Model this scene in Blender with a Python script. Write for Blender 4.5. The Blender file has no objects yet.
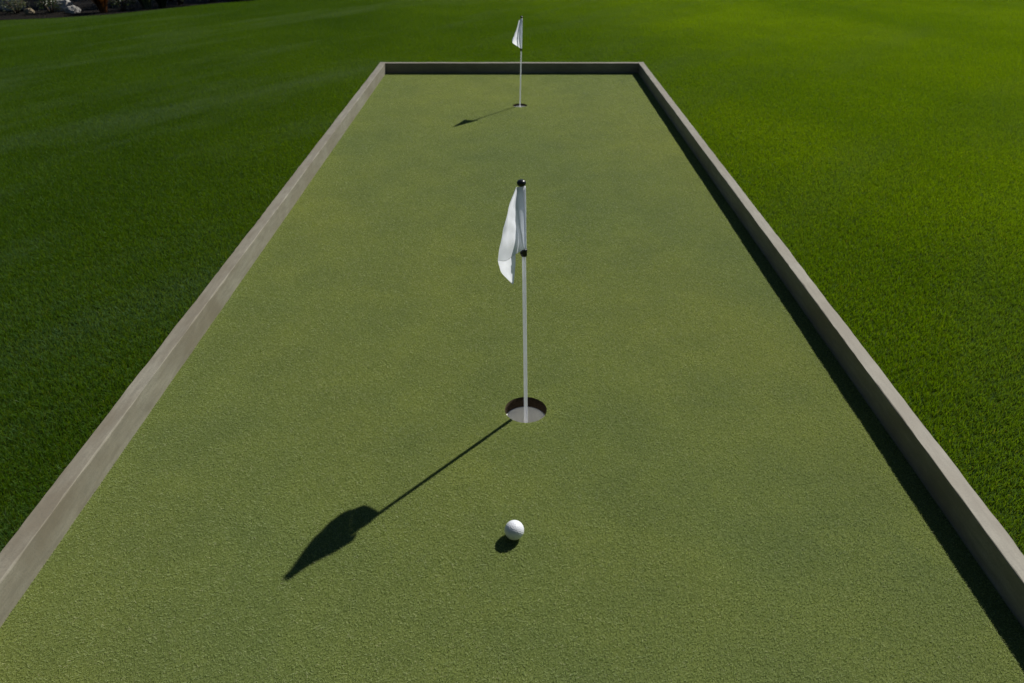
import bpy, bmesh, math, random
from mathutils import Vector, Matrix, noise
import numpy as np

R = math.radians
scene = bpy.context.scene
COL = scene.collection
rng = random.Random(7)
nr = np.random.default_rng(11)

# ------------------------------------------------------------------ sizes (metres)
CAM_H = 1.123
PITCH = 32.34
F_PX = 710.0
SUN_EL = 42.5
SUN_XY = (0.675, 0.737)            # horizontal direction towards the sun
INNER, OUTER = 0.926, 0.968        # edging boards, distance from the centre line
BOARD_H = 0.068
FAR_Y = 5.460
NEAR_Y = -1.60
LAWN_Z = 0.051
CUP1 = (0.0355, 1.4500, 0.0540)
CUP2 = (0.0500, 4.5330, 0.0450)

# ------------------------------------------------------------------ helpers
def tag(o, label=None, cat=None, group=None, kind=None):
    if label: o['label'] = label
    if cat: o['category'] = cat
    if group: o['group'] = group
    if kind: o['kind'] = kind
    return o

def empty(name, loc=(0, 0, 0), rz=0.0):
    o = bpy.data.objects.new(name, None)
    COL.objects.link(o)
    o.location = loc
    o.rotation_euler = (0, 0, rz)
    o.empty_display_size = 0.05
    return o

def obj(name, bm, mats, parent=None, smooth=True, loc=None):
    me = bpy.data.meshes.new(name)
    bmesh.ops.recalc_face_normals(bm, faces=bm.faces[:]) if bm.faces else None
    bm.to_mesh(me); bm.free()
    o = bpy.data.objects.new(name, me)
    COL.objects.link(o)
    for m in (mats if isinstance(mats, (list, tuple)) else [mats]):
        me.materials.append(m)
    if smooth:
        for p in me.polygons: p.use_smooth = True
    if parent: o.parent = parent
    if loc: o.location = loc
    return o

def mesh_np(name, verts, faces, mat, attrs=None, parent=None, smooth=False):
    """verts (n,3) array, faces list/array of quads or tris, attrs {name: per-point float array}"""
    me = bpy.data.meshes.new(name)
    verts = np.asarray(verts, np.float32)
    faces = np.asarray(faces, np.int32)
    me.vertices.add(len(verts)); me.vertices.foreach_set('co', verts.ravel())
    k = faces.shape[1]
    me.loops.add(faces.size); me.loops.foreach_set('vertex_index', faces.ravel())
    me.polygons.add(len(faces))
    me.polygons.foreach_set('loop_start', np.arange(0, faces.size, k, dtype=np.int32))
    me.update(calc_edges=True); me.validate()
    for an, arr in (attrs or {}).items():
        a = me.attributes.new(an, 'FLOAT', 'POINT')
        a.data.foreach_set('value', np.asarray(arr, np.float32))
    me.materials.append(mat)
    if smooth:
        me.polygons.foreach_set('use_smooth', np.ones(len(faces), bool))
    o = bpy.data.objects.new(name, me); COL.objects.link(o)
    if parent: o.parent = parent
    return o

def tube(bm, pts, radii, seg=16, cap=True):
    rings = []
    n = len(pts)
    for i, p in enumerate(pts):
        p = Vector(p)
        a = Vector(pts[max(i-1, 0)]); b = Vector(pts[min(i+1, n-1)])
        d = (b-a)
        d = d.normalized() if d.length > 1e-9 else Vector((0, 0, 1))
        up = Vector((0, 1, 0)) if abs(d.z) > .7 else Vector((0, 0, 1))
        x = d.cross(up).normalized(); y = d.cross(x).normalized()
        rings.append([bm.verts.new(p + (x*math.cos(t)+y*math.sin(t))*radii[i]) for t in [2*math.pi*k/seg for k in range(seg)]])
    for i in range(n-1):
        for k in range(seg):
            bm.faces.new((rings[i][k], rings[i][(k+1) % seg], rings[i+1][(k+1) % seg], rings[i+1][k]))
    if cap:
        bm.faces.new(rings[0][::-1]); bm.faces.new(rings[-1])

def lathe(bm, prof, seg=48, c=(0, 0, 0)):
    rings = []
    for r, z in prof:
        if r < 1e-6:
            rings.append([bm.verts.new((c[0], c[1], c[2]+z))])
        else:
            rings.append([bm.verts.new((c[0]+r*math.cos(2*math.pi*k/seg), c[1]+r*math.sin(2*math.pi*k/seg), c[2]+z)) for k in range(seg)])
    for a, b in zip(rings, rings[1:]):
        for k in range(seg):
            k2 = (k+1) % seg
            if len(a) == 1 and len(b) == 1: continue
            if len(a) == 1: bm.faces.new((a[0], b[k], b[k2]))
            elif len(b) == 1: bm.faces.new((a[k], a[k2], b[0]))
            else: bm.faces.new((a[k], a[k2], b[k2], b[k]))

# ------------------------------------------------------------------ node helpers
class N:
    def __init__(s, name):
        s.m = bpy.data.materials.new(name); s.m.use_nodes = True
        s.t = s.m.node_tree; s.t.nodes.clear()
        s.out = s.t.nodes.new('ShaderNodeOutputMaterial')
    def n(s, typ, **kw):
        nd = s.t.nodes.new(typ)
        for k, v in kw.items():
            if k in nd.inputs.keys() and not hasattr(nd, k): nd.inputs[k].default_value = v
            elif hasattr(nd, k): setattr(nd, k, v)
            else: nd.inputs[k].default_value = v
        return nd
    def l(s, a, b): s.t.links.new(a, b)
    def noise(s, scale, detail=3, rough=.5, vec=None, stretch=None):
        nd = s.t.nodes.new('ShaderNodeTexNoise')
        nd.inputs['Scale'].default_value = scale; nd.inputs['Detail'].default_value = detail; nd.inputs['Roughness'].default_value = rough
        if vec is not None:
            if stretch:
                mp = s.t.nodes.new('ShaderNodeMapping'); mp.inputs['Scale'].default_value = stretch[:3]
                if len(stretch) > 3:
                    mp.vector_type = 'TEXTURE'; mp.inputs['Rotation'].default_value = (0, 0, stretch[3]); mp.inputs['Scale'].default_value = [1/q for q in stretch[:3]]
                s.l(vec, mp.inputs['Vector']); vec = mp.outputs['Vector']
            s.l(vec, nd.inputs['Vector'])
        return nd.outputs['Fac']
    def ramp(s, fac, stops, interp='LINEAR'):
        nd = s.t.nodes.new('ShaderNodeValToRGB'); nd.color_ramp.interpolation = interp
        e = nd.color_ramp.elements
        while len(e) < len(stops): e.new(.5)
        for i, (p, c) in enumerate(stops):
            e[i].position = p; e[i].color = (c, c, c, 1) if isinstance(c, (int, float)) else (*c, 1)
        s.l(fac, nd.inputs['Fac']); return nd.outputs['Color']
    def mix(s, fac, a, b, mode='MIX'):
        nd = s.t.nodes.new('ShaderNodeMix'); nd.data_type = 'RGBA'; nd.blend_type = mode
        for i, v in ((0, fac), (6, a), (7, b)):
            if isinstance(v, (int, float)): nd.inputs[i].default_value = v if i == 0 else (v, v, v, 1)
            elif isinstance(v, tuple): nd.inputs[i].default_value = (*v, 1)
            else: s.l(v, nd.inputs[i])
        return nd.outputs[2]
    def pos(s): return s.t.nodes.new('ShaderNodeNewGeometry').outputs['Position']
    def bump(s, h, strength, dist):
        nd = s.t.nodes.new('ShaderNodeBump'); nd.inputs['Strength'].default_value = strength; nd.inputs['Distance'].default_value = dist
        s.l(h, nd.inputs['Height']); return nd.outputs['Normal']
    def prin(s, col, rough=.6, spec=.5, normal=None, **kw):
        nd = s.t.nodes.new('ShaderNodeBsdfPrincipled')
        if isinstance(col, tuple): nd.inputs['Base Color'].default_value = (*col, 1)
        else: s.l(col, nd.inputs['Base Color'])
        if isinstance(rough, (int, float)): nd.inputs['Roughness'].default_value = rough
        else: s.l(rough, nd.inputs['Roughness'])
        nd.inputs['Specular IOR Level'].default_value = spec
        if normal is not None: s.l(normal, nd.inputs['Normal'])
        for k, v in kw.items(): nd.inputs[k.replace('_', ' ')].default_value = v
        return nd.outputs[0]
    def done(s, sh): s.l(sh, s.out.inputs['Surface']); return s.m
    def attr(s, name):
        nd = s.t.nodes.new('ShaderNodeAttribute'); nd.attribute_name = name; return nd.outputs['Fac']

def plain(name, col, rough=.5, spec=.5, var=.12, scale=40, bump=0):
    m = N(name); p = m.pos()
    f = m.noise(scale, 4, .6, p)
    c = m.mix(m.ramp(f, [(.3, 0.0), (.7, 1.0)]), tuple(x*(1-var) for x in col), tuple(min(1, x*(1+var)) for x in col))
    return m.done(m.prin(c, rough, spec, m.bump(f, bump, .002) if bump else None))

def blade_material(name, dark, light, straw, transl, tcol, rough, spec, big, straw_amt, lawn=False, tip=1.3):
    """grass blade: per-blade colour, broad patches of greener and drier grass, light passing through the blade"""
    m = N(name); p = m.pos()
    r = m.attr('tint')
    big1 = m.ramp(m.noise(big, 3, .55, p, (1, .55, 1, .35)), [(.36, 0.0), (.62, 1.0)])
    big2 = m.ramp(m.noise(big*3.7, 3, .6, p), [(.35, 0.0), (.68, 1.0)])
    c = m.mix(m.ramp(r, [(.0, 0.0), (1.0, 1.0)]), dark, light)
    c = m.mix(m.ramp(r, [(1-straw_amt-.01, 0.0), (1-straw_amt+.01, 1.0)]), c, straw)
    v = m.mix(big1, (.90, .94, 1.0), (1.08, 1.06, .96)) if not lawn else m.mix(big1, (.80, .86, .96), (1.14, 1.10, .92))
    c = m.mix(1.0, c, v, 'MULTIPLY')
    v2 = m.mix(big2, (.90, .92, .96), (1.08, 1.06, 1.0))
    c = m.mix(1.0, c, v2, 'MULTIPLY')
    if lawn:
        # backlight painted into the blade tint: darker at left, brighter yellow-green at right
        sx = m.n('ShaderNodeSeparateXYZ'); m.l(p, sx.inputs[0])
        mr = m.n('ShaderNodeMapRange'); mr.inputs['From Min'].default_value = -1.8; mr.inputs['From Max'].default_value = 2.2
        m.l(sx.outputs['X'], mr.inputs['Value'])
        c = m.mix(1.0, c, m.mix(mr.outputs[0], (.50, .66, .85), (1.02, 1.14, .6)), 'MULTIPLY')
        # mowing sheen painted as pale streaks, weaker towards the right
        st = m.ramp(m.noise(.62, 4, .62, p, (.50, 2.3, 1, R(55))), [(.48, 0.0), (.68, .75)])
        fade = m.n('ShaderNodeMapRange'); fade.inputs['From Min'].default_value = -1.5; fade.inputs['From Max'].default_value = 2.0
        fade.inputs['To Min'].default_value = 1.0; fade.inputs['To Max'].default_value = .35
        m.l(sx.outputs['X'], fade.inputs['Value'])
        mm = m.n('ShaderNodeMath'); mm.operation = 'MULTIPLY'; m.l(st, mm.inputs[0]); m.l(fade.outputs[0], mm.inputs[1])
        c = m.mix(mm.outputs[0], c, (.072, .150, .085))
    h = m.attr('along')
    c = m.mix(m.ramp(h, [(0.0, 1.0), (.35, 0.0)]), c, m.mix(.55, c, (.10, .085, .035)))   # sheath at the foot is brown
    c = m.mix(1.0, c, m.mix(m.ramp(h, [(.45, 0.0), (1.0, 1.0)]), (.95, .95, .95), (tip*1.04, tip, tip*1.10)), 'MULTIPLY')   # cut tips are paler
    ps = m.prin(c, rough, spec)
    tr = m.n('ShaderNodeBsdfTranslucent')
    m.l(m.mix(1.0, c, tcol, 'MULTIPLY'), tr.inputs['Color'])
    ms = m.n('ShaderNodeMixShader'); ms.inputs[0].default_value = transl
    m.l(ps, ms.inputs[1]); m.l(tr.outputs[0], ms.inputs[2])
    return m.done(ms.outputs[0])

MAT = {}
MAT['green_blade'] = blade_material('putting turf blade', (.250, .335, .085), (.405, .475, .180), (.52, .52, .28), .50, (1.15, 1.15, .75), .55, .55, .9, .04, tip=1.38)
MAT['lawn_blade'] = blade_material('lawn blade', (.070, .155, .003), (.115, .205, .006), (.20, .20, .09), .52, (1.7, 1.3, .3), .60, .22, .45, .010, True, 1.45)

m = N('turf thatch'); p = m.pos()
c = m.mix(m.ramp(m.noise(380, 3, .7, p), [(.35, 0.0), (.65, 1.0)]), (.085, .110, .026), (.165, .195, .058))
c = m.mix(1.0, c, m.mix(m.ramp(m.noise(.9, 3, .55, p, (1, .55, 1, .35)), [(.36, 0.0), (.62, 1.0)]), (.90, .95, 1.02), (1.08, 1.05, .96)), 'MULTIPLY')
c = m.mix(1.0, c, m.mix(m.ramp(m.noise(5.5, 3, .6, p), [(.35, 0.0), (.68, 1.0)]), (.88, .90, .94), (1.10, 1.08, 1.0)), 'MULTIPLY')
MAT['thatch'] = m.done(m.prin(c, .95, .1, m.bump(m.noise(500, 2, .5, p), .6, .002)))
m = N('lawn soil'); p = m.pos()
c = m.mix(m.ramp(m.noise(150, 4, .7, p), [(.35, 0.0), (.65, 1.0)]), (.030, .065, .007), (.060, .110, .013))
MAT['lawn_base'] = m.done(m.prin(c, .95, .1, m.bump(m.noise(200, 3, .6, p), .8, .01)))

# weathered timber-like edging
def edging_mat(name, base, along):
    m = N(name); p = m.pos()
    st = (7, 1.0, 7) if along == 'y' else (1.0, 7, 7)
    g = m.noise(13, 8, .70, p, st)
    blot = m.noise(3.2, 6, .68, p, (2.2, 1, 2.2) if along == 'y' else (1, 2.2, 2.2))
    fine = m.noise(260, 3, .7, p)
    c = m.mix(m.ramp(g, [(.30, 0.0), (.70, 1.0)]), tuple(x*.70 for x in base), tuple(x*1.14 for x in base))
    c = m.mix(m.ramp(blot, [(.36, .75), (.62, 0.0)]), c, (base[0]*.62, base[1]*.56, base[2]*.50))
    c = m.mix(m.ramp(fine, [(.34, .5), (.50, 0.0)]), c, tuple(x*.55 for x in base))
    b = m.bump(m.mix(.6, g, fine), .35, .0015)
    return m.done(m.prin(c, .62, .35, b))
MAT['edge_y'] = edging_mat('weathered grey edging lengthwise', (.272, .256, .202), 'y')
MAT['edge_x'] = edging_mat('weathered grey edging crosswise', (.272, .256, .202), 'x')

m = N('white glass fibre pole')
ps = m.prin((.86, .87, .88), .40, .5)
tr = m.n('ShaderNodeBsdfTranslucent'); tr.inputs['Color'].default_value = (.90, .92, .95, 1)
ms = m.n('ShaderNodeMixShader'); ms.inputs[0].default_value = .50
m.l(ps, ms.inputs[1]); m.l(tr.outputs[0], ms.inputs[2]); MAT['white_pole'] = m.done(ms.outputs[0])
MAT['black_plastic'] = plain('black plastic', (.010, .010, .011), .30, .5, .1, 80)
MAT['cup_liner'] = plain('white cup liner', (.78, .78, .74), .45, .5, .08, 40)
MAT['soil'] = plain('cut soil', (.050, .036, .022), .95, .1, .5, 300, .6)
m = N('white nylon flag'); p = m.pos()
w1 = m.n('ShaderNodeTexWave'); w1.inputs['Scale'].default_value = 900; w1.bands_direction = 'Z'
m.l(p, w1.inputs['Vector'])
nz = m.noise(60, 4, .6, p)
ps = m.prin((.78, .83, .92), .55, .3, m.bump(nz, .25, .003))
tr = m.n('ShaderNodeBsdfTranslucent'); tr.inputs['Color'].default_value = (.90, .93, 1.0, 1)
ms = m.n('ShaderNodeMixShader'); ms.inputs[0].default_value = .56
m.l(ps, ms.inputs[1]); m.l(tr.outputs[0], ms.inputs[2])
MAT['flag'] = m.done(ms.outputs[0])
MAT['ball'] = plain('white golf ball cover', (.80, .83, .88), .28, .5, .015, 30)

m = N('bark mulch'); p = m.pos()
v = m.n('ShaderNodeTexVoronoi'); v.inputs['Scale'].default_value = 38
m.l(p, v.inputs['Vector'])
c = m.mix(m.ramp(v.outputs['Distance'], [(.1, 0.0), (.6, 1.0)]), (.018, .014, .010), (.007, .006, .005))
MAT['mulch'] = m.done(m.prin(c, .95, .1, m.bump(v.outputs['Distance'], 1.0, .02)))
m = N('pale rock'); p = m.pos()
f = m.noise(14, 6, .7, p)
c = m.mix(m.ramp(f, [(.35, 0.0), (.65, 1.0)]), (.24, .23, .21), (.48, .47, .44))
MAT['rock'] = m.done(m.prin(c, .85, .2, m.bump(f, .8, .02)))
m = N('tan rock'); p = m.pos()
f = m.noise(16, 6, .7, p)
c = m.mix(m.ramp(f, [(.35, 0.0), (.65, 1.0)]), (.15, .12, .075), (.34, .28, .18))
MAT['rock_tan'] = m.done(m.prin(c, .85, .2, m.bump(f, .8, .02)))

def leaf_mat(name, a, b, t=.3):
    m = N(name); r = m.attr('tint')
    c = m.mix(r, a, b)
    ps = m.prin(c, .45, .4)
    tr = m.n('ShaderNodeBsdfTranslucent'); m.l(m.mix(1.0, c, (1.3, 1.3, .7), 'MULTIPLY'), tr.inputs['Color'])
    ms = m.n('ShaderNodeMixShader'); ms.inputs[0].default_value = t
    m.l(ps, ms.inputs[1]); m.l(tr.outputs[0], ms.inputs[2])
    return m.done(ms.outputs[0])
MAT['leaf_dark'] = leaf_mat('dark evergreen leaf', (.018, .034, .012), (.060, .085, .032))
MAT['leaf_grey'] = leaf_mat('grey green leaf', (.055, .070, .040), (.17, .19, .12))
MAT['leaf_bronze'] = leaf_mat('bronze leaf', (.085, .026, .010), (.26, .10, .030))
MAT['leaf_lime'] = leaf_mat('lime leaf', (.09, .12, .015), (.22, .26, .05))
MAT['leaf_core'] = plain('hedge inner growth', (.020, .028, .012), .95, .1, .5, 30, .5)
MAT['bark'] = plain('shrub bark', (.10, .075, .055), .9, .1, .3, 50, .5)

# ------------------------------------------------------------------ ground sheets
def ngon_sheet(name, outer, holes, z, mat):
    bm = bmesh.new()
    es = []
    for loop in [outer] + holes:
        vs = [bm.verts.new((x, y, z)) for x, y in loop]
        for i in range(len(vs)): es.append(bm.edges.new((vs[i], vs[(i+1) % len(vs)])))
    bmesh.ops.triangle_fill(bm, use_beauty=True, use_dissolve=False, edges=es, normal=(0, 0, 1))
    for f in bm.faces:
        if f.normal.z < 0: f.normal_flip()
    me = bpy.data.meshes.new(name); bm.to_mesh(me); bm.free()
    me.materials.append(mat)
    o = bpy.data.objects.new(name, me); COL.objects.link(o)
    return o

def circle(cx, cy, r, n=64): return [(cx+r*math.cos(2*math.pi*i/n), cy+r*math.sin(2*math.pi*i/n)) for i in range(n)]

TURF_Z = -0.0025
pg = ngon_sheet('putting_green', [(-INNER-.004, NEAR_Y), (INNER+.004, NEAR_Y), (INNER+.004, FAR_Y+.004), (-INNER-.004, FAR_Y+.004)],
                [circle(*CUP1), circle(*CUP2)], TURF_Z, MAT['thatch'])
tag(pg, 'fine short turf of the sunken putting green', 'ground', kind='structure')

# planting bed edge, far left
BED = [(-14, 6.1), (-9, 6.75), (-6.6, 7.15), (-5.4, 7.46), (-5.08, 7.54), (-4.6, 7.68), (-4.13, 7.93), (-3.80, 8.30), (-3.48, 8.66), (-3.2, 8.92), (-2.94, 9.12), (-2.4, 9.45), (-1.4, 9.95), (.5, 10.5), (3.0, 10.6), (5.0, 10.3), (7.0, 9.9), (10, 9.6), (14, 9.6)]
BED_BACK = [(14, 16), (-14, 16)]
def bed_y(x):
    for (x0, y0), (x1, y1) in zip(BED, BED[1:]):
        if x0 <= x <= x1: return y0+(y1-y0)*(x-x0)/(x1-x0)
    return 9.6 if x > 0 else 6.1
S = 150
lawn = ngon_sheet('lawn', [(-S, -S), (S, -S), (S, S), (-S, S)],
                  [[(-OUTER+.001, NEAR_Y-.04), (OUTER-.001, NEAR_Y-.04), (OUTER-.001, FAR_Y+.043), (-OUTER+.001, FAR_Y+.043)]],
                  LAWN_Z, MAT['lawn_base'])
tag(lawn, 'lawn ground around the putting green', 'ground', kind='structure')
bed = ngon_sheet('planting_bed', BED + BED_BACK, [], LAWN_Z+.012, MAT['mulch'])
tag(bed, 'dark mulched planting bed beyond the lawn', 'ground', kind='structure')

# ------------------------------------------------------------------ edging boards
def board(name, x0, x1, y0, y1, mat, label, seed):
    """solid board with a worn, slightly ragged top arris; origin at its base"""
    cx, cy = (x0+x1)/2, (y0+y1)/2
    t = []
    bm = bmesh.new()
    zb, zt = -0.08, BOARD_H
    long_y = (y1-y0) > (x1-x0)
    L = (y1-y0) if long_y else (x1-x0); W = (x1-x0) if long_y else (y1-y0)
    n = int(L/.025); b = .0019
    rings = []
    for i in range(n+1):
        s = -L/2 + L*i/n
        def wob(k, a): return a*noise.noise(Vector((s*7, k*7.3+seed, 0))) + a*.8*noise.noise(Vector((s*29, k*5.1, seed)))
        zz = zt + wob(0, .0008) + .0012*noise.noise(Vector((s*.8, seed, 3)))
        bl, br = b + wob(1, .0030), b + wob(2, .0030)
        sl, sr = wob(3, .0010), wob(4, .0010)
        bl, br = max(bl, .0004), max(br, .0004)
        prof = [(-W/2+sl, zb), (-W/2+sl, zz-bl), (-W/2+bl*.35+sl, zz-bl*.3), (-W/2+bl+sl, zz), (W/2-br+sr, zz), (W/2-br*.35+sr, zz-br*.3), (W/2+sr, zz-br), (W/2+sr, zb)]
        rings.append([bm.verts.new((u, s, z) if long_y else (s, -u, z)) for u, z in prof])
    for a, c in zip(rings, rings[1:]):
        for k in range(8): bm.faces.new((a[k], a[(k+1) % 8], c[(k+1) % 8], c[k]))
    bm.faces.new(rings[0]); bm.faces.new(rings[-1][::-1])
    o = obj(name, bm, mat, smooth=False, loc=(cx, cy, 0))
    tag(o, label, 'edging')
    return o
board('edging_board', -OUTER, -INNER, NEAR_Y, FAR_Y+.042, MAT['edge_y'], 'long weathered grey edging board on the left, its inner face sunlit', 3.1)
board('edging_board', INNER-.0015, OUTER-.0030, NEAR_Y, FAR_Y+.042, MAT['edge_y'], 'long weathered grey edging board on the right, its inner face in black shade', 8.4)
board('edging_board', -INNER+.0015, INNER-.0015, FAR_Y, FAR_Y+.041, MAT['edge_x'], 'short grey edging board across the far end behind the small flagstick', 15.7)

# ------------------------------------------------------------------ grass
def blades(px, py, h, w, lean, leanvar, seg, r, bias=(0, 0)):
    """blades rooted at px, py: bent tapering strips.  Returns verts, quads, tint, along"""
    n = len(px)
    ang = r.uniform(0, 2*np.pi, n)                       # facing of the flat side
    H = h*r.uniform(.65, 1.15, n); W = w*r.uniform(.7, 1.3, n)
    la = r.uniform(0, 2*np.pi, n); lm = H*np.abs(r.normal(lean, leanvar, n))
    dx = np.cos(la)*lm + bias[0]*H; dy = np.sin(la)*lm + bias[1]*H
    tint = r.uniform(0, 1, n)
    V = np.zeros((n, (seg+1)*2, 3), np.float32); al = np.zeros((n, (seg+1)*2), np.float32)
    for k in range(seg+1):
        t = k/seg
        cx = px + dx*t**1.7; cy = py + dy*t**1.7; cz = H*(t - .22*t*t*np.minimum(1, lm/H))
        ww = W*(1-.75*t**2.2)*.5
        V[:, 2*k, 0] = cx-np.cos(ang)*ww; V[:, 2*k, 1] = cy-np.sin(ang)*ww; V[:, 2*k, 2] = cz
        V[:, 2*k+1, 0] = cx+np.cos(ang)*ww; V[:, 2*k+1, 1] = cy+np.sin(ang)*ww; V[:, 2*k+1, 2] = cz
        al[:, 2*k] = t; al[:, 2*k+1] = t
    Q = []
    base = (np.arange(n)*(seg+1)*2)[:, None]
    for k in range(seg):
        Q.append(base + np.array([[2*k, 2*k+1, 2*k+3, 2*k+2]]))
    return V.reshape(-1, 3), np.concatenate(Q).astype(np.int32), np.repeat(tint, (seg+1)*2), al.ravel()

def turf(name, tile, per_m2, h, w, lean, leanvar, seg, points, direct, z, mat, label, bias, seed, variants=3):
    """One object: `variants` tiles of blades laid over `points` by geometry nodes (turned by quarter turns), plus blades
    placed one by one where a tile would not fit (`direct`: list of xy arrays)"""
    r = np.random.default_rng(seed)
    VV, QQ, TT, AA, KK, off = [], [], [], [], [], 0
    def add(v, q, t, a, kind):
        nonlocal off
        VV.append(v); QQ.append(q+off); TT.append(t); AA.append(a); KK.append(np.full(len(v), kind, np.float32)); off += len(v)
    for k in range(variants):
        n = int(per_m2*tile*tile)
        add(*blades(r.uniform(-tile/2, tile/2, n), r.uniform(-tile/2, tile/2, n), h, w, lean, leanvar, seg, r, (0, 0)), 10+k)
    for xy in direct:
        v, q, t, a = blades(xy[:, 0], xy[:, 1], h, w, lean, leanvar, seg, r, bias)
        v[:, 2] += z; add(v, q, t, a, 1)
    P = np.array(points, np.float32)
    P3 = np.zeros((len(P), 3), np.float32); P3[:, :2] = P; P3[:, 2] = z
    VV.append(P3); TT.append(np.zeros(len(P))); AA.append(np.zeros(len(P))); KK.append(np.full(len(P), 2, np.float32))
    o = mesh_np(name, np.concatenate(VV), np.concatenate(QQ), mat, {'tint': np.concatenate(TT), 'along': np.concatenate(AA), 'role': np.concatenate(KK)})
    g = bpy.data.node_groups.new(name+' layout', 'GeometryNodeTree')
    g.interface.new_socket('Geometry', in_out='INPUT', socket_type='NodeSocketGeometry')
    g.interface.new_socket('Geometry', in_out='OUTPUT', socket_type='NodeSocketGeometry')
    gi = g.nodes.new('NodeGroupInput'); go = g.nodes.new('NodeGroupOutput')
    def pick(val):
        a = g.nodes.new('GeometryNodeInputNamedAttribute'); a.data_type = 'FLOAT'; a.inputs['Name'].default_value = 'role'
        c = g.nodes.new('FunctionNodeCompare'); c.data_type = 'FLOAT'; c.operation = 'EQUAL'
        g.links.new(a.outputs['Attribute'], c.inputs[0]); c.inputs[1].default_value = val; c.inputs['Epsilon'].default_value = .1
        s = g.nodes.new('GeometryNodeSeparateGeometry'); s.domain = 'POINT'
        g.links.new(gi.outputs[0], s.inputs['Geometry']); g.links.new(c.outputs[0], s.inputs['Selection'])
        return s.outputs['Selection']
    gti = g.nodes.new('GeometryNodeGeometryToInstance')
    for k in range(variants): g.links.new(pick(10+k), gti.inputs[0])
    iop = g.nodes.new('GeometryNodeInstanceOnPoints')
    g.links.new(pick(2), iop.inputs['Points']); g.links.new(gti.outputs[0], iop.inputs['Instance'])
    iop.inputs['Pick Instance'].default_value = True
    rv = g.nodes.new('FunctionNodeRandomValue'); rv.data_type = 'INT'; rv.inputs[4].default_value = 0; rv.inputs[5].default_value = variants-1
    rv.inputs['Seed'].default_value = seed
    g.links.new(rv.outputs[2], iop.inputs['Instance Index'])
    rq = g.nodes.new('FunctionNodeRandomValue'); rq.data_type = 'INT'; rq.inputs[4].default_value = 0; rq.inputs[5].default_value = 3
    rq.inputs['Seed'].default_value = seed+5
    mu = g.nodes.new('ShaderNodeMath'); mu.operation = 'MULTIPLY'; mu.inputs[1].default_value = math.pi/2
    cb = g.nodes.new('ShaderNodeCombineXYZ')
    g.links.new(rq.outputs[2], mu.inputs[0]); g.links.new(mu.outputs[0], cb.inputs[2]); g.links.new(cb.outputs[0], iop.inputs['Rotation'])
    jn = g.nodes.new('GeometryNodeJoinGeometry')
    g.links.new(iop.outputs[0], jn.inputs[0])
    if direct: g.links.new(pick(1), jn.inputs[0])
    g.links.new(jn.outputs[0], go.inputs[0])
    md = o.modifiers.new('layout', 'NODES'); md.node_group = g
    tag(o, label, 'grass', kind='stuff')
    return o

# putting turf
T = 2*INNER/8
pts, direct = [], []
gr = np.random.default_rng(5)
GD, GH, GW = 200000, .0034, .00078
ny = int((FAR_Y+.5)/T)+1
for j in range(ny):
    for i in range(8):
        cx = -INNER+T*(i+.5); cy = FAR_Y-.001-T*(j+.5)
        near = [c for c in (CUP1, CUP2) if abs(cx-c[0]) < T/2+c[2] and abs(cy-c[1]) < T/2+c[2]]
        if not near: pts.append((cx, cy)); continue
        n = int(GD*T*T)
        q = np.stack([gr.uniform(cx-T/2, cx+T/2, n), gr.uniform(cy-T/2, cy+T/2, n)], 1)
        for c in near:
            d = np.hypot(q[:, 0]-c[0], q[:, 1]-c[1]); q = q[d > c[2]+.0006]
        direct.append(q)
turf('putting_turf', T, GD, GH, GW, 1.25, .5, 2, pts, direct, TURF_Z, MAT['green_blade'], 'short fine turf blades covering the putting green', (0, 0), 21)

# lawn
LT = .40
LD, LH, LW = 95000, .016, .0015
pts, direct = [], []
x0 = OUTER+.003
def free(cx, cy): return cy+LT/2 < bed_y(cx-LT/2)+.02 and cy+LT/2 < bed_y(cx+LT/2)+.02
ys = [FAR_Y+.045-LT*(k+.5) for k in range(0, 16)]
for s in (-1, 1):
    for i in range(20):
        for cy in ys:
            pts.append((s*(x0+LT*(i+.5)), cy))
edge_tiles = []
for k in range(0, 15):
    cy = FAR_Y+.046+LT*(k+.5)
    for i in range(-22, 22):
        cx = LT*(i+.5)
        if free(cx, cy): pts.append((cx, cy))
        elif cy-LT/2 < max(bed_y(cx-LT/2), bed_y(cx+LT/2)): edge_tiles.append((cx, cy))
lr = np.random.default_rng(9)
for cx, cy in edge_tiles:
    n = int(LD*LT*LT)
    q = np.stack([lr.uniform(cx-LT/2, cx+LT/2, n), lr.uniform(cy-LT/2, cy+LT/2, n)], 1)
    by = np.interp(q[:, 0], [b[0] for b in BED], [b[1] for b in BED]) + lr.normal(0, .012, n)
    direct.append(q[q[:, 1] < by])
for s_ in (-1, 1):
    n = 1700
    q = np.stack([s_*(OUTER+.0015+np.abs(lr.normal(0, .0035, n))), lr.uniform(NEAR_Y, FAR_Y, n)], 1)
    clump = np.array([noise.noise(Vector((0, y*6, s_))) for y in q[:, 1]])
    direct.append(q[clump > -.12])
turf('lawn_grass', LT, LD, LH, LW, .45, .3, 3, pts, direct, LAWN_Z, MAT['lawn_blade'], 'mown green lawn grass surrounding the putting green', (0, 0), 33, 4)

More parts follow.
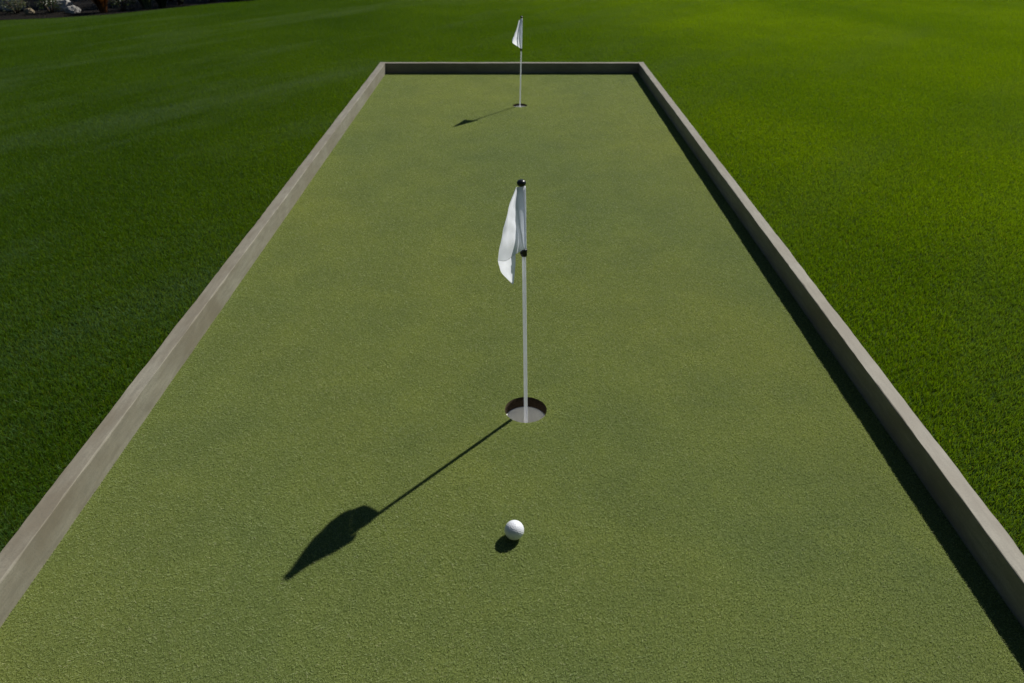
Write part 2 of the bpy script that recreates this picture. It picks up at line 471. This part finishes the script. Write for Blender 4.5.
# ------------------------------------------------------------------ cups
def golf_cup(c, soil, label):
    x, y, r = c
    k = r/.054
    t = empty('golf_cup', (x, y, -.125*k)); tag(t, label, 'golf hole')
    z = .125*k
    bm = bmesh.new()
    zs = -soil
    lathe(bm, [(r+.012, TURF_Z-.002+z), (r+.0002, TURF_Z-.001+z), (r-.0008, TURF_Z-.012+z), (r+.0003, (TURF_Z+zs)/2+z), (r-.0006, zs+.004+z), (r+.0002, zs+z), (r+.012, zs+z)], 64)
    obj('soil_wall', bm, MAT['soil'], t)
    bm = bmesh.new()
    ri = r-.0022
    lathe(bm, [(r+.0035, zs-.0015+z), (r+.0020, zs+z), (ri+.0006, zs+z), (ri, zs-.001+z), (ri-.0015, -.105*k+z), (ri-.003, -.110*k+z), (.014*k, -.108*k+z), (.011*k, -.104*k+z), (.0075*k, -.104*k+z), (.0075*k, -.12*k+z), (0, -.12*k+z)], 64)
    obj('cup_liner', bm, MAT['cup_liner'], t)
    return t
golf_cup(CUP1, .034, 'large round golf hole with white liner nearest the ball')
golf_cup(CUP2, .015, 'small distant golf hole near the far edging board')

# ------------------------------------------------------------------ flagsticks
def cloth(bm, guides, nu, nv, amp, seed, fade=True):
    """guides: list of vertical guide polylines (each a list of xyz, same length); smooth sheet through them with creases kept"""
    G = [[Vector(p) for p in g] for g in guides]
    nr_, nc = len(G[0]), len(G)
    def cr(p0, p1, p2, p3, t):
        return .5*((2*p1)+(-p0+p2)*t+(2*p0-5*p1+4*p2-p3)*t*t+(-p0+3*p1-3*p2+p3)*t**3)
    def along(g, t):
        s = t*(len(g)-1); i = min(int(s), len(g)-2); f = s-i
        return cr(g[max(i-1, 0)], g[i], g[i+1], g[min(i+2, len(g)-1)], f)
    rows = []
    for j in range(nv+1):
        t = j/nv
        cs = [along(g, t) for g in G]
        row = []
        for i in range(nu+1):
            s = i/nu*(nc-1); k = min(int(s), nc-2); f = s-k
            p = cs[k].lerp(cs[k+1], f)*.35 + cr(cs[max(k-1, 0)], cs[k], cs[k+1], cs[min(k+2, nc-1)], f)*.65
            a = amp*math.sin(math.pi*t)*min(1, 4*s/nc)
            p = p + Vector((noise.noise(p*38+Vector((seed, 0, 0))), noise.noise(p*38+Vector((0, seed, 5))), .4*noise.noise(p*30+Vector((seed, 9, 0)))))*a
            row.append(bm.verts.new(p))
        rows.append(row)
    for a, b in zip(rows, rows[1:]):
        for i in range(nu): bm.faces.new((a[i], a[i+1], b[i+1], b[i]))
    return bm

def flagstick(cup, height, k, lean, patches, amp, seed, clip_z, label):
    x, y, r = cup
    zb = -.104*k                                                    # stands in the ferrule at the bottom of the cup
    t = empty('flagstick', (x, y, zb)); tag(t, label, 'golf flag')
    def P(z): return (lean[0]*z/height, lean[1]*z/height, z-zb)
    bm = bmesh.new()
    rp = .0046*k
    tube(bm, [P(-.104*k), P(-.08*k), P(-.02*k), P(0), P(height*.25), P(height*.5), P(height*.75), P(height-.006*k)], [rp*.9, rp*1.1, rp*1.1, rp, rp, rp*.98, rp*.95, rp*.92], 20)
    obj('pole', bm, MAT['white_pole'], t)
    bm = bmesh.new(); top = P(height)                                # round black cap, set a little askew
    lathe(bm, [(0, .0065*k), (.004*k, .0062*k), (.0075*k, .0046*k), (.0096*k, .0015*k), (.0096*k, -.0015*k), (.0085*k, -.0045*k), (.0066*k, -.0065*k), (.0055*k, -.0070*k)], 28, (top[0]-.0035*k, top[1], top[2]+.001*k))
    obj('cap', bm, MAT['black_plastic'], t)
    bm = bmesh.new(); c = P(clip_z)
    lathe(bm, [(.0052*k, -.0085*k), (.0070*k, -.0080*k), (.0074*k, -.0050*k), (.0068*k, 0), (.0074*k, .0050*k), (.0068*k, .0080*k), (.0052*k, .0085*k)], 24, c)
    tube(bm, [(c[0]-.003*k, c[1]-.003*k, c[2]), (c[0]-.0075*k, c[1]-.006*k, c[2]+.001)], [.0036*k, .0030*k], 10)
    obj('clip', bm, MAT['black_plastic'], t)
    bm = bmesh.new()
    for i, g in enumerate(patches):
        cloth(bm, g, 48, 56, amp, seed, i == 0)
    bmesh.ops.remove_doubles(bm, verts=bm.verts[:], dist=.0006)
    for v in bm.verts: v.co.z -= zb
    # hoist sleeve round the pole belongs to the flag
    zt, zl = patches[0][0][0][2], clip_z+.010*k
    tube(bm, [Vector(P(zt-.002)), Vector(P((zt*2+zl)/3)), Vector(P((zt+2*zl)/3)), Vector(P(zl))], [rp*1.20, rp*1.28, rp*1.22, rp*1.26], 18, cap=False)
    obj('flag', bm, MAT['flag'], t)
    return t

# columns of each cloth patch run from top to bottom; relative to the pole foot at ground level
A = [(-.0127, -.0370, .6070), (-.0114, -.0360, .5717), (-.0104, -.0350, .5355), (-.0092, -.0340, .5006), (-.0085, -.0330, .4696)]
B = [(-.0210, -.0380, .6074), (-.0251, -.0460, .5734), (-.0204, -.0530, .5385), (-.0147, -.0560, .5034), (-.0097, -.0550, .4750)]
Q = [(-.0235, -.0340, .6059), (-.0323, -.0270, .5637), (-.0323, -.0300, .5243), (-.0301, -.0360, .4875), (-.0280, -.0490, .4595)]
M = [(-.0251, -.0300, .6044), (-.0408, -.0180, .5580), (-.0452, -.0200, .5154), (-.0475, -.0260, .4735), (-.0498, -.0400, .4393)]
C = [(-.0267, -.0260, .6030), (-.0402, .0040, .5538), (-.0518, .0120, .5066), (-.0614, .0080, .4607), (-.0672, -.0080, .4251)]
D = [(-.0261, -.0220, .6015), (-.0381, .0100, .5515), (-.0488, .0160, .5050), (-.0577, .0120, .4613), (-.0635, -.0020, .4310)]
# the hanging corner, turned back towards the light
Qf = [(-.0280, -.0490, .4595), (-.0278, -.0440, .4365), (-.0290, -.0440, .4165), (-.0318, -.0440, .3860)]
Mf = [(-.0498, -.0400, .4393), (-.0467, -.0400, .4247), (-.0436, -.0400, .4080), (-.0332, -.0450, .3850)]
Cf = [(-.0672, -.0080, .4251), (-.0645, -.0100, .4130), (-.0582, -.0150, .3970), (-.0345, -.0480, .3850)]
flagstick(CUP1, .613, 1.0, (-.0125, -.031), [[A, B, Q, M, C, D], [Qf, Mf, Cf]], .0030, 2.2, .452, 'tall white flagstick with drooping white flag in the near hole')

k2 = .83
A2 = [(.0060, -.0300, .4974), (.0075, -.0300, .4543), (.0090, -.0280, .4104), (.0093, -.0260, .3660), (.0084, -.0240, .3378)]
B2 = [(-.0011, -.0340, .4980), (-.0033, -.0460, .4567), (-.0054, -.0500, .4193), (-.0040, -.0500, .3755), (.0034, -.0440, .3385)]
M2 = [(-.0056, -.0280, .4918), (-.0172, -.0300, .4543), (-.0288, -.0300, .4162), (-.0322, -.0300, .3777), (-.0144, -.0320, .3475)]
C2 = [(-.0091, -.0240, .4912), (-.0229, -.0120, .4407), (-.0370, -.0040, .4066), (-.0488, -.0020, .3786), (-.0464, -.0080, .3641)]
D2 = [(-.0067, -.0160, .4901), (-.0193, -.0040, .4450), (-.0275, .0040, .4164), (-.0333, .0060, .3884), (-.0345, .0020, .3724)]
far = [[(a, b-.030, c+.0040) for a, b, c in g] for g in (A2, B2, M2, C2, D2)]
flagstick(CUP2, .511, k2, (.0075, -.056), [far], .003, 6.4, .330, 'small distant white flagstick with furled flag in the far hole')

# ------------------------------------------------------------------ golf ball
bm = bmesh.new()
bmesh.ops.create_icosphere(bm, subdivisions=6, radius=1.0)
nd = 336; ga = math.pi*(3-math.sqrt(5))
dirs = np.array([[math.sqrt(1-z*z)*math.cos(ga*i), math.sqrt(1-z*z)*math.sin(ga*i), z] for i in range(nd) for z in [1-2*(i+.5)/nd]])
co = np.array([v.co[:] for v in bm.verts]); co /= np.linalg.norm(co, axis=1)[:, None]
best = (co @ dirs.T).max(axis=1); an = np.arccos(np.clip(best, -1, 1)); ra = .094
dep = np.where(an < ra, (1-(an/ra)**2), 0)*.022
BR = .0202
for v, c, d in zip(bm.verts, co, dep): v.co = Vector(c)*BR*(1-float(d))
ball = obj('golf_ball', bm, MAT['ball'], None, True, (.0047, 1.0225, BR-.0018))
ball.rotation_euler = (.6, .3, .2)
tag(ball, 'white dimpled golf ball resting on the putting green', 'golf ball')

# ------------------------------------------------------------------ planting bed: rocks and plants
def rock(x, y, sx, sy, sz, mat, label, seed):
    bm = bmesh.new(); bmesh.ops.create_icosphere(bm, subdivisions=4, radius=1.0)
    for v in bm.verts:
        p = v.co.copy()
        d = 1+.28*noise.noise(p*1.1+Vector((seed, 0, 0)))+.12*noise.noise(p*2.8+Vector((0, seed, 0)))+.04*noise.noise(p*8)
        q = p*d
        v.co = Vector((q.x*sx, q.y*sy, max(q.z, -.55)*sz))
    o = obj('rock', bm, mat, None, True, (x, y, LAWN_Z+.012+sz*.45)); tag(o, label, 'rock', 'rocks in the planting bed'); return o
rock(-4.74, 8.20, .105, .085, .085, MAT['rock'], 'pale grey upright rock in the bed beside the bronze plant', 1.3)
rock(-4.56, 8.06, .070, .060, .045, MAT['rock'], 'small low pale rock in front of the upright grey rock', 5.1)
rock(-5.32, 8.30, .120, .100, .085, MAT['rock'], 'grey rock at the top left corner of the bed', 9.7)
rock(-4.93, 7.93, .048, .040, .040, MAT['rock_tan'], 'small tan rock near the lawn edge left of the pale rocks', 12.4)
rock(-4.88, 8.34, .090, .040, .020, MAT['rock'], 'thin flat pale stone lying behind the tan rock', 17.7)

def plant(x, y, h, w, n, leaf, mat, label, kindname, cat, seed, stems=7, grassy=False, group='plants in the bed beyond the lawn'):
    r = np.random.default_rng(seed)
    t = empty(kindname, (x, y, LAWN_Z+.010)); tag(t, label, cat, group)
    V, F, Tn = [], [], []
    if grassy:
        for i in range(n):
            a = r.uniform(0, 2*np.pi); l = h*r.uniform(.6, 1.15); sp = w*.5*r.uniform(.2, 1.1); rr = r.uniform(0, w*.12)
            bx, by = rr*np.cos(a), rr*np.sin(a); s = len(V); tn = r.uniform(0, 1); px, py = -np.sin(a)*leaf/2, np.cos(a)*leaf/2
            for k in range(5):
                q = k/4; X = bx+np.cos(a)*sp*q**1.6; Y = by+np.sin(a)*sp*q**1.6; Z = l*(q-.30*q**3); f = 1-q**2*.9
                V += [(X-px*f, Y-py*f, Z), (X+px*f, Y+py*f, Z)]; Tn += [tn, tn]
            for k in range(4): F.append((s+2*k, s+2*k+1, s+2*k+3, s+2*k+2))
    else:
        tips = []
        for i in range(60):
            a = r.uniform(0, 2*np.pi); e = np.arcsin(r.uniform(-.1, 1)); rad = r.uniform(.35, 1)**.6
            tips.append((np.cos(a)*np.cos(e)*w/2*rad, np.sin(a)*np.cos(e)*w/2*rad, h*.42+np.sin(e)*h*.58*rad))
        for i in range(n):
            c = tips[r.integers(0, 60)]; c = np.array(c)+r.normal(0, w*.085, 3)
            if c[2] < .02: c[2] = .02+abs(c[2])
            d = r.normal(0, 1, 3); d /= np.linalg.norm(d); u = np.cross(d, r.normal(0, 1, 3)); u /= np.linalg.norm(u)
            L = leaf*r.uniform(.6, 1.3); Wd = L*.42; s = len(V); tn = r.uniform(0, 1)
            V += [tuple(c-d*L/2), tuple(c+u*Wd/2), tuple(c+d*L/2), tuple(c-u*Wd/2)]; Tn += [tn]*4
            F.append((s, s+1, s+2, s+3))
    mesh_np('foliage', V, F, mat, {'tint': Tn}, t)
    if stems:
        bm = bmesh.new()
        for i in range(stems):
            a = 2*math.pi*i/stems+.4; e = (math.cos(a)*w*.33, math.sin(a)*w*.33, h*.75)
            tube(bm, [(math.cos(a)*.01, math.sin(a)*.01, -.01), (e[0]*.45, e[1]*.35, h*.38), e], [.010, .007, .003], 6)
        obj('stem', bm, MAT['bark'], t)
    return t

plant(-4.26, 8.10, .34, .30, 420, .010, MAT['leaf_bronze'], 'bronze red clump of narrow leaves at the lawn edge', 'bronze_grass', 'plant', 1, 0, True)
plant(-4.42, 8.42, .34, .26, 520, .045, MAT['leaf_lime'], 'lime green leafy plant behind the bronze clump', 'leafy_plant', 'plant', 2)
plant(-3.20, 9.10, .20, .30, 420, .010, MAT['leaf_dark'], 'small dark green tuft left of the last low shrub', 'grass_tuft', 'plant', 21, 0, True)
plant(-3.82, 8.52, .22, .30, 420, .010, MAT['leaf_dark'], 'small dark green tuft in front of the low grey green shrub', 'grass_tuft', 'plant', 22, 0, True)
plant(-4.12, 8.24, .20, .26, 500, .026, MAT['leaf_dark'], 'small dark leafy plant just right of the bronze clump', 'leafy_plant', 'plant', 23, 5)
plant(-4.78, 8.05, .16, .24, 420, .022, MAT['leaf_dark'], 'small dark leafy plant between the tan rock and the pale rocks', 'leafy_plant', 'plant', 24, 5)
plant(-5.12, 8.02, .16, .26, 420, .022, MAT['leaf_grey'], 'small grey green leafy plant at the far left edge of the bed', 'leafy_plant', 'plant', 25, 5)
plant(-4.98, 8.62, .42, .55, 1800, .040, MAT['leaf_dark'], 'dark shrub behind the flat pale stone', 'dark_shrub', 'shrub', 3)
plant(-5.80, 8.35, .55, .80, 2600, .045, MAT['leaf_dark'], 'dark shrub at the far left behind the corner rock', 'dark_shrub', 'shrub', 4)
plant(-3.94, 8.40, .30, .36, 420, .011, MAT['leaf_grey'], 'grey green tuft of long leaves right of the bronze clump', 'grass_tuft', 'plant', 5, 0, True)
plant(-3.70, 8.72, .30, .44, 1300, .030, MAT['leaf_grey'], 'low grey green shrub between two leafy tufts', 'low_shrub', 'shrub', 6)
plant(-3.42, 8.98, .28, .36, 420, .011, MAT['leaf_grey'], 'grey green tuft of long leaves where the bed narrows', 'grass_tuft', 'plant', 7, 0, True)
plant(-3.04, 9.30, .32, .46, 1600, .032, MAT['leaf_dark'], 'low dark shrub at the right end of the visible bed', 'low_shrub', 'shrub', 8)
plant(-2.45, 9.78, .40, .60, 1900, .038, MAT['leaf_dark'], 'dark shrub just beyond the lawn edge above the left board', 'dark_shrub', 'shrub', 9)
plant(-3.95, 9.05, .72, .80, 3600, .048, MAT['leaf_dark'], 'broad dark shrub behind the lime plant', 'dark_shrub', 'shrub', 10)
plant(-4.85, 9.25, 1.45, 1.10, 6500, .052, MAT['leaf_dark'], 'tallest dark shrub behind the pale rocks', 'dark_shrub', 'shrub', 12)
plant(-3.15, 9.85, 1.20, .95, 4800, .048, MAT['leaf_dark'], 'broad dark shrub behind the narrow end of the bed', 'dark_shrub', 'shrub', 13)
plant(6.75, 10.75, 1.50, 1.60, 6500, .055, MAT['leaf_dark'], 'round dark shrub beyond the lawn at the far right', 'dark_shrub', 'shrub', 14)

# clipped hedge added unseen behind and left of the camera to block low sky light
def blocker_hedge(name, x0, x1, y0, y1, h, label, seed):
    t = empty(name, ((x0+x1)/2, (y0+y1)/2, LAWN_Z)); tag(t, label, 'blocker_hedge')
    r = np.random.default_rng(seed); W, D = x1-x0, y1-y0
    bm = bmesh.new(); bmesh.ops.create_cube(bm, size=1)
    bmesh.ops.subdivide_edges(bm, edges=bm.edges[:], cuts=24, use_grid_fill=True)
    for v in bm.verts:
        q = Vector((v.co.x*(W-.1), v.co.y*(D-.1), (v.co.z+.5)*(h-.05)))
        v.co = q*1.0 + Vector((noise.noise(q*1.7), noise.noise(q*1.7+Vector((9, 0, 0))), .5*noise.noise(q*1.3)))*.07
    obj('inner_growth', bm, MAT['leaf_core'], t)
    n = 16000
    P3 = np.zeros((n, 3)); side = r.integers(0, 5, n)
    P3[:, 0] = r.uniform(-W/2, W/2, n); P3[:, 1] = r.uniform(-D/2, D/2, n); P3[:, 2] = r.uniform(0, h, n)
    P3[side == 0, 0] = W/2; P3[side == 1, 0] = -W/2; P3[side == 2, 1] = D/2; P3[side == 3, 1] = -D/2; P3[side == 4, 2] = h
    P3 += r.normal(0, .03, P3.shape)
    d = r.normal(0, 1, (n, 3)); d /= np.linalg.norm(d, axis=1)[:, None]
    u = np.cross(d, r.normal(0, 1, (n, 3))); u /= np.linalg.norm(u, axis=1)[:, None]
    V = np.stack([P3-d*.04, P3+u*.018, P3+d*.04, P3-u*.018], 1).reshape(-1, 3)
    mesh_np('foliage', V, np.arange(4*n).reshape(-1, 4), MAT['leaf_dark'], {'tint': np.repeat(r.uniform(0, 1, n), 4)}, t)
blocker_hedge('sky_blocker_hedge', -7.5, 7.5, -4.4, -3.4, 3.4, 'tall dark clipped hedge added out of view at the near end to block sky light', 40)
blocker_hedge('sky_blocker_hedge', -9.4, -8.4, -3.3, 6.0, 3.0, 'tall dark clipped hedge added out of view left of the lawn to block sky light', 41)

# ------------------------------------------------------------------ light, sky, camera
Sd = Vector((SUN_XY[0]*math.cos(R(SUN_EL)), SUN_XY[1]*math.cos(R(SUN_EL)), math.sin(R(SUN_EL)))).normalized()
sl = bpy.data.lights.new('sun', 'SUN'); sl.energy = 5.0; sl.angle = R(.55); sl.color = (1.0, .955, .88)
so = bpy.data.objects.new('sun', sl); COL.objects.link(so); so.location = (4, 5, 6)
so.rotation_euler = (-Sd).to_track_quat('-Z', 'Y').to_euler()
w = bpy.data.worlds.new('World'); scene.world = w; w.use_nodes = True
nt = w.node_tree; bg = nt.nodes['Background']
sky = nt.nodes.new('ShaderNodeTexSky'); sky.sky_type = 'NISHITA'; sky.sun_disc = False
sky.sun_elevation = R(SUN_EL); sky.sun_rotation = math.atan2(SUN_XY[0], SUN_XY[1])
sky.air_density = .7; sky.dust_density = .1; sky.ozone_density = 2.2; sky.altitude = 1500
nt.links.new(sky.outputs[0], bg.inputs[0]); bg.inputs[1].default_value = .058

cd = bpy.data.cameras.new('camera'); cam = bpy.data.objects.new('camera', cd); COL.objects.link(cam)
cam.location = (0, 0, CAM_H); cam.rotation_euler = (R(90-PITCH), 0, 0)
cd.sensor_width = 36; cd.lens = F_PX/1024*36; cd.clip_start = .02; cd.clip_end = 600
cd.dof.use_dof = True; cd.dof.focus_distance = 1.65; cd.dof.aperture_fstop = 7.0
scene.camera = cam
scene.view_settings.view_transform = 'Standard'; scene.view_settings.look = 'None'
scene.view_settings.exposure = 0.0; scene.view_settings.gamma = 1
scene.cycles.max_bounces = 6; scene.cycles.transmission_bounces = 4; scene.cycles.diffuse_bounces = 4
scene.cycles.use_denoising = True
